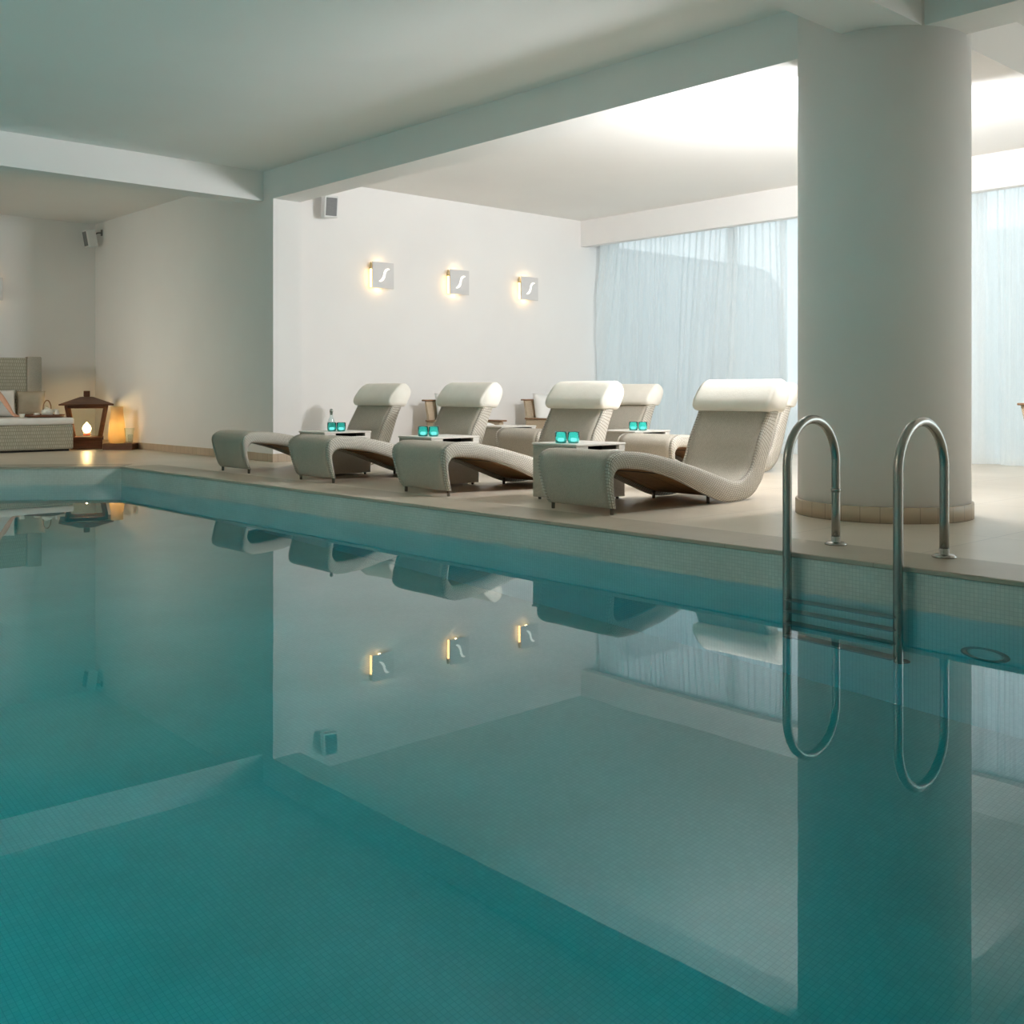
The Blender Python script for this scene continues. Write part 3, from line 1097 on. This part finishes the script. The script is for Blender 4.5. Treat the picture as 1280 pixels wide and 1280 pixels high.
cu = obj('scatter_cushion', pillow_bm(0.40, 0.40, 0.15), 'cushion_beige', None, True, (5.43, 16.72, MZ), (R(-12), 0, R(-20)))
tag(cu, 'beige scatter cushion leaning on the daybed back beside the tea tray', 'cushion')
tr_ = obj('serving_tray', lathe([(0.24, 0.0), (0.265, 0.006), (0.285, 0.045), (0.275, 0.045), (0.255, 0.012), (0.01, 0.010)], 40), 'wood', None, True, (5.45, 16.2, MZ))
tag(tr_, 'round brown serving tray on the right end of the daybed mattress', 'tray')
TZ = MZ + 0.012
tp = thing('teapot', 'pale teapot with an arched wooden handle on the round tray', 'teapot', (5.50, 16.22, TZ), R(20))
obj('pot', lathe([(0.045, 0), (0.075, 0.02), (0.088, 0.06), (0.075, 0.10), (0.045, 0.118)], 28), 'porcelain', tp, True)
lid = obj('lid', lathe([(0.046, 0.118), (0.042, 0.126), (0.012, 0.134), (0.012, 0.142), (0.018, 0.15), (0.002, 0.158)], 24), 'porcelain', tp, True)
obj('spout', tube([(0.07, 0, 0.05), (0.11, 0, 0.075), (0.135, 0, 0.115)], [0.022, 0.015, 0.009], 12), 'porcelain', tp, True)
obj('handle', tube([(0.07 * math.cos(a), 0, 0.10 + 0.14 * math.sin(a)) for a in [PI * k / 14 for k in range(15)]], 0.008, 10), 'wood_mid', tp, True)['label'] = 'arched wooden handle'
mj = thing('milk_jug', 'small white milk jug beside the teapot', 'jug', (5.60, 16.12, TZ))
obj('jug_body', lathe([(0.026, 0), (0.034, 0.012), (0.03, 0.05), (0.021, 0.09), (0.025, 0.105), (0.020, 0.103), (0.017, 0.085), (0.002, 0.05)], 22), 'porcelain', mj, True)
obj('handle', tube([(0.026, 0, 0.03), (0.05, 0, 0.04), (0.05, 0, 0.08), (0.022, 0, 0.088)], 0.005, 8), 'porcelain', mj, True)
cp_ = obj('sugar_bowl', lathe([(0.02, 0), (0.035, 0.012), (0.042, 0.04), (0.036, 0.058), (0.032, 0.054), (0.002, 0.03)], 22), 'porcelain', None, True, (5.32, 16.12, TZ))
tag(cp_, 'small white bowl at the left rim of the tray', 'bowl')
cp_ = thing('teacup', 'white teacup and saucer on the mattress beside the hand', 'cup', (5.07, 15.98, MZ))
obj('saucer', lathe([(0.03, 0.0), (0.065, 0.008), (0.063, 0.011), (0.002, 0.006)], 24), 'porcelain', cp_, True)
obj('cup', lathe([(0.02, 0.008), (0.03, 0.02), (0.04, 0.06), (0.037, 0.06), (0.026, 0.022), (0.002, 0.015)], 24), 'porcelain', cp_, True)

# ------------------------------------------------------------------ lantern, amber vase and glass vases
ln = thing('wooden_lantern', 'large dark wooden lantern with a lit candle beside the daybed', 'lantern', (6.14, 16.38, 0), R(-21.4))
bm = bmesh.new()
add_box(bm, (-0.225, -0.225, 0.0), (0.225, 0.225, 0.14), 0.006, 1)
add_box(bm, (-0.24, -0.24, 0.14), (0.24, 0.24, 0.185), 0.005, 1)
obj('base', bm, 'wood', ln)
LZ0, LZ1, b0, b1 = 0.185, 0.66, 0.19, 0.275
def taper_bar(bm, p0, p1, r_):
    add_tube(bm, [p0, p1], r_, 4)
for sx in (-1, 1):
    for sy in (-1, 1):
        bm = bmesh.new()
        taper_bar(bm, (sx * b0, sy * b0, LZ0 - 0.01), (sx * b1, sy * b1, LZ1), 0.034)
        obj('post', bm, 'wood', ln)
bm = bmesh.new()
add_box(bm, (-b1 - 0.02, -b1 - 0.02, LZ1 - 0.045), (b1 + 0.02, -b1 + 0.03, LZ1), 0.004, 1)
add_box(bm, (-b1 - 0.02, b1 - 0.03, LZ1 - 0.045), (b1 + 0.02, b1 + 0.02, LZ1), 0.004, 1)
add_box(bm, (-b1 - 0.02, -b1 + 0.03, LZ1 - 0.045), (-b1 + 0.03, b1 - 0.03, LZ1), 0.004, 1)
add_box(bm, (b1 - 0.03, -b1 + 0.03, LZ1 - 0.045), (b1 + 0.02, b1 - 0.03, LZ1), 0.004, 1)
obj('top_frame', bm, 'wood', ln)
bm = bmesh.new()
pr = [(0.383, LZ1), (0.383, LZ1 + 0.02), (0.10, LZ1 + 0.125), (0.07, LZ1 + 0.13)]
rings = [[bm.verts.new((sx * r_, sy * r_, z)) for sx, sy in ((-1, -1), (1, -1), (1, 1), (-1, 1))] for r_, z in pr]
bm.faces.new(rings[0][::-1])
bm.faces.new(rings[-1])
for i in range(len(pr) - 1):
    for k in range(4):
        bm.faces.new((rings[i][k], rings[i][(k + 1) % 4], rings[i + 1][(k + 1) % 4], rings[i + 1][k]))
obj('roof', bm, 'wood', ln)
obj('knob', box((-0.045, -0.045, LZ1 + 0.13), (0.045, 0.045, LZ1 + 0.22), 0.008, 2), 'wood', ln)
def lantern_pane(k):
    bm = bmesh.new()
    c, s = math.cos(k * PI / 2), math.sin(k * PI / 2)
    for off in (0,):
        q = [(-b0 + .03, -b0, LZ0), (b0 - .03, -b0, LZ0), (b1 - .03, -b1, LZ1 - .045), (-b1 + .03, -b1, LZ1 - .045)]
        vs = [bm.verts.new((x * c - y * s, x * s + y * c, z)) for x, y, z in q]
        bm.faces.new(vs)
    return bm
for k in range(4):
    obj('glass_pane', lantern_pane(k), 'pane', ln)
cd = obj('candle', lathe([(0.05, LZ0), (0.05, LZ0 + 0.05), (0.03, LZ0 + 0.055)], 24), 'wax', ln, True)
obj('flame', lathe([(0.004, LZ0 + 0.055), (0.05, LZ0 + 0.08), (0.062, LZ0 + 0.12), (0.045, LZ0 + 0.165), (0.015, LZ0 + 0.20), (0.002, LZ0 + 0.215)], 16), 'candle', cd, True)
def point(name, loc, watts, col, size):
    d = bpy.data.lights.new(name, 'POINT')
    d.energy = watts
    d.color = col
    d.shadow_soft_size = size
    o = bpy.data.objects.new(name, d)
    C.objects.link(o)
    o.location = loc
    return o
q = point('candle_light', (0, 0, LZ0 + 0.235), 5, (1.0, 0.58, 0.22), 0.012)
q.parent = ln

wt = obj('wooden_board', box((-0.24, -0.14, 0), (0.20, 0.14, 0.095), 0.006, 1), 'wood', None, False, (6.42, 15.72, 0), (0, 0, R(-42)))
tag(wt, 'low dark wooden stand on the floor carrying the glowing vase', 'stand')
av = thing('amber_vase', 'tall glowing amber glass vase on the low dark stand', 'vase', (6.36, 15.77, 0.095))
obj('vase_body', lathe([(0.10, 0.0), (0.118, 0.02), (0.125, 0.12), (0.112, 0.30), (0.085, 0.47), (0.09, 0.55), (0.085, 0.55), (0.08, 0.47), (0.106, 0.30), (0.117, 0.12), (0.11, 0.025), (0.002, 0.015)], 32, (0, 0, 0), True, True), 'amber', av, True)
cd = obj('candle', lathe([(0.04, 0.02), (0.04, 0.12), (0.01, 0.125)], 16), 'wax', av, True)
obj('flame', lathe([(0.003, 0.125), (0.014, 0.145), (0.012, 0.165), (0.002, 0.20)], 12), 'candle', cd, True)
q = point('vase_light', (0, 0, 0.26), 1.1, (1.0, 0.74, 0.38), 0.03)
q.parent = av
cv = obj('glass_vase', lathe([(0.04, 0), (0.05, 0.01), (0.055, 0.1), (0.075, 0.23), (0.072, 0.23), (0.051, 0.1), (0.045, 0.018), (0.002, 0.014)], 24), 'pane', None, True, (6.46, 15.56, 0.095))
tag(cv, 'clear flared glass vase at the right end of the dark stand', 'vase')
cv = obj('glass_tumbler', lathe([(0.03, 0), (0.035, 0.008), (0.045, 0.13), (0.042, 0.13), (0.032, 0.014), (0.002, 0.012)], 20), 'pane', None, True, (6.53, 15.68, 0.095))
tag(cv, 'small clear tumbler between the amber vase and the flared vase', 'glass')

# ------------------------------------------------------------------ person on the daybed (only one arm is in view)
def skin_body(name, verts, edges, mat, root=0, levels=2):
    me = bpy.data.meshes.new(name)
    me.from_pydata([v[:3] for v in verts], edges, [])
    o = bpy.data.objects.new(name, me)
    C.objects.link(o)
    me.materials.append(M[mat])
    md = o.modifiers.new('skin', 'SKIN')
    md.use_smooth_shade = True
    for i, v in enumerate(verts):
        sv = me.skin_vertices[0].data[i]
        rx = v[3]
        ry = v[4] if len(v) > 4 else rx
        sv.radius = (rx, ry)
        sv.use_root = (i == root)
    ss = o.modifiers.new('sub', 'SUBSURF')
    ss.levels = levels
    ss.render_levels = levels
    return o
PX, PY, PZ = 4.42, 16.42, MZ
V, Ed = [], []
def chain(pts, start=None):
    prev = start
    for q in pts:
        V.append(q)
        if prev is not None:
            Ed.append((prev, len(V) - 1))
        prev = len(V) - 1
    return prev
chain([(PX, PY, PZ + 0.13, 0.15, 0.12)])                                    # pelvis
sp = chain([(PX + 0.03, PY, PZ + 0.28, 0.12, 0.10), (PX + 0.08, PY, PZ + 0.42, 0.135, 0.105)], 0)
nk0 = chain([(PX + 0.12, PY, PZ + 0.53, 0.10, 0.08)], sp)
nk = chain([(PX + 0.13, PY - 0.01, PZ + 0.60, 0.05), (PX + 0.135, PY - 0.03, PZ + 0.655, 0.05)], nk0)
hd = chain([(PX + 0.13, PY - 0.055, PZ + 0.72, 0.078, 0.085), (PX + 0.125, PY - 0.05, PZ + 0.80, 0.086, 0.092), (PX + 0.12, PY - 0.03, PZ + 0.86, 0.06)], nk)
# right-hand side of the picture: the supporting arm
w1 = chain([(PX + 0.27, PY - 0.02, PZ + 0.53, 0.054), (PX + 0.36, PY - 0.06, PZ + 0.45, 0.048), (PX + 0.47, PY - 0.14, PZ + 0.29, 0.041), (PX + 0.535, PY - 0.20, PZ + 0.16, 0.035),
            (PX + 0.58, PY - 0.25, PZ + 0.058, 0.025), (PX + 0.60, PY - 0.28, PZ + 0.028, 0.026)], nk0)
base = Vector((PX + 0.60, PY - 0.28, PZ + 0.028))
fd = Vector((0.75, -0.62, 0)).normalized()
sd = Vector((fd.y, -fd.x, 0))
for i, (off, ln_) in enumerate(((-0.030, 0.062), (-0.010, 0.075), (0.010, 0.078), (0.028, 0.068))):
    p1 = base + fd * 0.045 + sd * off + Vector((0, 0, 0.000))
    p2 = p1 + fd * ln_ * 0.5 + sd * off * 0.25 + Vector((0, 0, 0.004))
    p3 = p1 + fd * ln_ + sd * off * 0.4 + Vector((0, 0, -0.012))
    chain([(*p1, 0.010), (*p2, 0.0085), (*p3, 0.007)], w1)
p1 = base + sd * 0.035 + fd * 0.005
chain([(*p1, 0.011), (*(p1 + sd * 0.025 + fd * 0.02 + Vector((0, 0, -0.006))), 0.009)], w1)
# other arm resting on the thigh
w2 = chain([(PX - 0.09, PY - 0.02, PZ + 0.52, 0.052), (PX - 0.18, PY - 0.08, PZ + 0.36, 0.042), (PX - 0.20, PY - 0.16, PZ + 0.24, 0.036), (PX - 0.27, PY - 0.30, PZ + 0.21, 0.025),
            (PX - 0.31, PY - 0.37, PZ + 0.20, 0.027)], nk0)
base = Vector((PX - 0.31, PY - 0.37, PZ + 0.20))
fd = Vector((-0.5, -0.85, -0.1)).normalized()
sd = Vector((fd.y, -fd.x, 0)).normalized()
for off, ln_ in ((-0.030, 0.062), (-0.010, 0.075), (0.010, 0.078), (0.028, 0.068)):
    p1 = base + fd * 0.045 + sd * off
    chain([(*p1, 0.010), (*(p1 + fd * ln_ * 0.5), 0.0085), (*(p1 + fd * ln_ + Vector((0, 0, -0.015))), 0.007)], w2)
p1 = base - sd * 0.035
chain([(*p1, 0.011), (*(p1 - sd * 0.02 + fd * 0.025), 0.009)], w2)
# legs stretched along the daybed
for s in (-1, 1):
    hy = PY + s * 0.10
    chain([(PX - 0.06, hy, PZ + 0.11, 0.095), (PX - 0.26, hy, PZ + 0.10, 0.088), (PX - 0.47, hy + s * .02, PZ + 0.13, 0.062), (PX - 0.66, hy + s * .02, PZ + 0.075, 0.055), (PX - 0.86, hy, PZ + 0.04, 0.036),
           (PX - 0.90, hy, PZ + 0.04, 0.035), (PX - 0.92, hy - 0.01, PZ + 0.10, 0.036), (PX - 0.93, hy - 0.015, PZ + 0.17, 0.028), (PX - 0.93, hy - 0.015, PZ + 0.205, 0.018)], 0)
body = skin_body('person', V, Ed, 'skin')
tag(body, 'person sitting on the daybed, bare arm propped on the mattress at the picture edge', 'person')
# face: nose, mouth, eyes and ears as fine shapes of the head, towel wrap and hair
hc = Vector((PX + 0.125, PY - 0.05, PZ + 0.78))
bm = bmesh.new()
bmesh.ops.create_uvsphere(bm, u_segments=24, v_segments=16, radius=1.0)
for v in bm.verts:
    c = v.co.copy()
    v.co = Vector((c.x * 0.098, c.y * 0.11 + 0.02, c.z * 0.115 + 0.03))
    if c.y < -0.15 and c.z < 0.35:
        v.co.y = max(v.co.y, -0.02)
    if c.y > 0 and c.z < -0.1:
        v.co.z -= 0.13 * min(1, c.y * 1.5)
obj('hair', bm, 'hair', body, True, hc)
for s in (-1, 1):
    bm = bmesh.new()
    bmesh.ops.create_uvsphere(bm, u_segments=12, v_segments=8, radius=0.0095)
    obj('eye', bm, 'hair', body, True, hc + Vector((s * 0.032, -0.085, 0.0)))
bm = bmesh.new()
bmesh.ops.create_cone(bm, cap_ends=True, segments=12, radius1=0.016, radius2=0.006, depth=0.045)
obj('nose', bm, 'skin', body, True, hc + Vector((0, -0.095, -0.025)), (R(-15), 0, 0))
obj('mouth', lathe([(0.001, -0.004), (0.02, 0), (0.001, 0.004)], 14), 'skin', body, True, hc + Vector((0, -0.085, -0.062)))
obj('towel_wrap', lathe([(0.17, 0.02), (0.175, 0.10), (0.15, 0.24), (0.155, 0.36), (0.165, 0.46), (0.15, 0.462)], 28, (0, 0, 0), False, False), 'towel', body, True, (PX + 0.03, PY, PZ), (0, R(7), 0))['label'] = 'white towel wrap'

# ------------------------------------------------------------------ added lamps, all out of view
def spot(name, loc, target, watts, col, deg, blend, size=0.06):
    d = bpy.data.lights.new(name, 'SPOT')
    d.energy = watts
    d.color = col
    d.spot_size = R(deg)
    d.spot_blend = blend
    d.shadow_soft_size = size
    o = bpy.data.objects.new(name, d)
    C.objects.link(o)
    o.location = loc
    o.rotation_euler = (Vector(target) - Vector(loc)).to_track_quat('-Z', 'Y').to_euler()
    return o
# unseen lamp added left of the view to light the alcove wall
fl = thing('added_lamp', 'added floor lamp with a square shade left of the daybed, outside the view', 'added floor lamp', (1.0, 15.1, 0))
obj('base', lathe([(0.18, 0), (0.18, 0.02), (0.02, 0.03)], 28), 'white_plastic', fl, True)
obj('pole', lathe([(0.014, 0.025), (0.014, 1.88)], 14), 'white_plastic', fl, True)
bm = bmesh.new()
add_box(bm, (-0.10, -0.24, 1.86), (-0.08, 0.24, 2.34))
add_box(bm, (-0.08, -0.24, 1.86), (0.06, -0.23, 2.34))
add_box(bm, (-0.08, 0.23, 1.86), (0.06, 0.24, 2.34))
uv_box(bm)
obj('lamp_shade', bm, 'white_plastic', fl)
l_ = area_lamp('alcove_fill', (0.03, 0, 2.1), (0, R(-80), 0), 0.42, 0.42, 17, (1.0, 0.92, 0.78), spread=80)
l_.parent = fl
# unseen uplighter added across the pool to fill the main ceiling and beams
up = thing('fill_uplighter', 'unseen uplighter added as fill light on the deck across the pool', 'added floor lamp', (-2.9, 6.5, 0))
obj('base', lathe([(0.15, 0), (0.15, 0.02), (0.02, 0.03)], 28), 'white_plastic', up, True)
obj('pole', lathe([(0.014, 0.025), (0.014, 1.78)], 14), 'white_plastic', up, True)
obj('bowl', lathe([(0.02, 1.76), (0.10, 1.80), (0.20, 1.88), (0.195, 1.88), (0.095, 1.81), (0.02, 1.775)], 28), 'white_plastic', up, True)
l_ = area_lamp('uplighter_fill', (0, 0, 1.84), (R(180), 0, 0), 0.2, 0.2, 145, (1.0, 0.87, 0.72))
l_.parent = up
# unseen studio softbox added behind the round column, with top, side and bottom fills
ul = thing('added_lamp', 'studio softbox on a tall stand, added out of sight behind the round column', 'added floor lamp', (8.0, 4.33, 0), R(4))
obj('base', lathe([(0.2, 0), (0.2, 0.02), (0.02, 0.03)], 28), 'white_plastic', ul, True)
obj('pole', lathe([(0.016, 0.025), (0.016, 2.45)], 14), 'white_plastic', ul, True)
bm = bmesh.new()
add_box(bm, (-0.26, -0.10, 2.44), (0.26, -0.08, 2.96))
add_box(bm, (-0.26, -0.08, 2.44), (-0.25, 0.05, 2.96))
add_box(bm, (0.25, -0.08, 2.44), (0.26, 0.05, 2.96))
add_box(bm, (-0.25, -0.08, 2.44), (0.25, 0.05, 2.45))
uv_box(bm)
obj('lamp_shade', bm, 'white_plastic', ul)
l_ = area_lamp('softbox_light', (0, 0.03, 2.7), (R(103), 0, 0), 0.48, 0.48, 192, (0.975, 0.985, 1.0))
l_.parent = ul
l_ = area_lamp('side_fill', (0.28, -0.02, 2.7), (0, R(-118), 0), 0.48, 0.13, 215, (0.975, 0.985, 1.0))
l_.parent = ul
l_ = area_lamp('bottom_fill', (0, 0.0, 2.43), (0, 0, 0), 0.4, 0.12, 48, (0.985, 0.985, 1.0))
l_.parent = ul
l_ = area_lamp('top_fill', (0, -0.02, 2.9), (R(180), 0, 0), 0.4, 0.1, 235, (0.975, 0.985, 1.0))
l_.parent = ul
# unseen underwater lights added opposite the loungers to brighten the water
for k, y in enumerate((1.8, 4.3, 6.8, 9.3, 11.8)):
    pl = thing('pool_fill_light', 'unseen underwater light added opposite the loungers to brighten the water', 'added pool light', (PX0, y, -0.75), group='added underwater fill lights opposite the loungers')
    pl.rotation_euler = (0, R(90), 0)
    obj('ring', lathe([(0.16, 0.0), (0.16, 0.02), (0.13, 0.025), (0.13, 0.0)], 28, (0, 0, 0), False, False), 'steel_dark', pl, True)
    l_ = area_lamp('pool_fill_lamp', (0, 0, 0.03), (R(180), 0, 0), 0.22, 0.22, POOLW, (0.85, 1.0, 1.0))
    l_.parent = pl
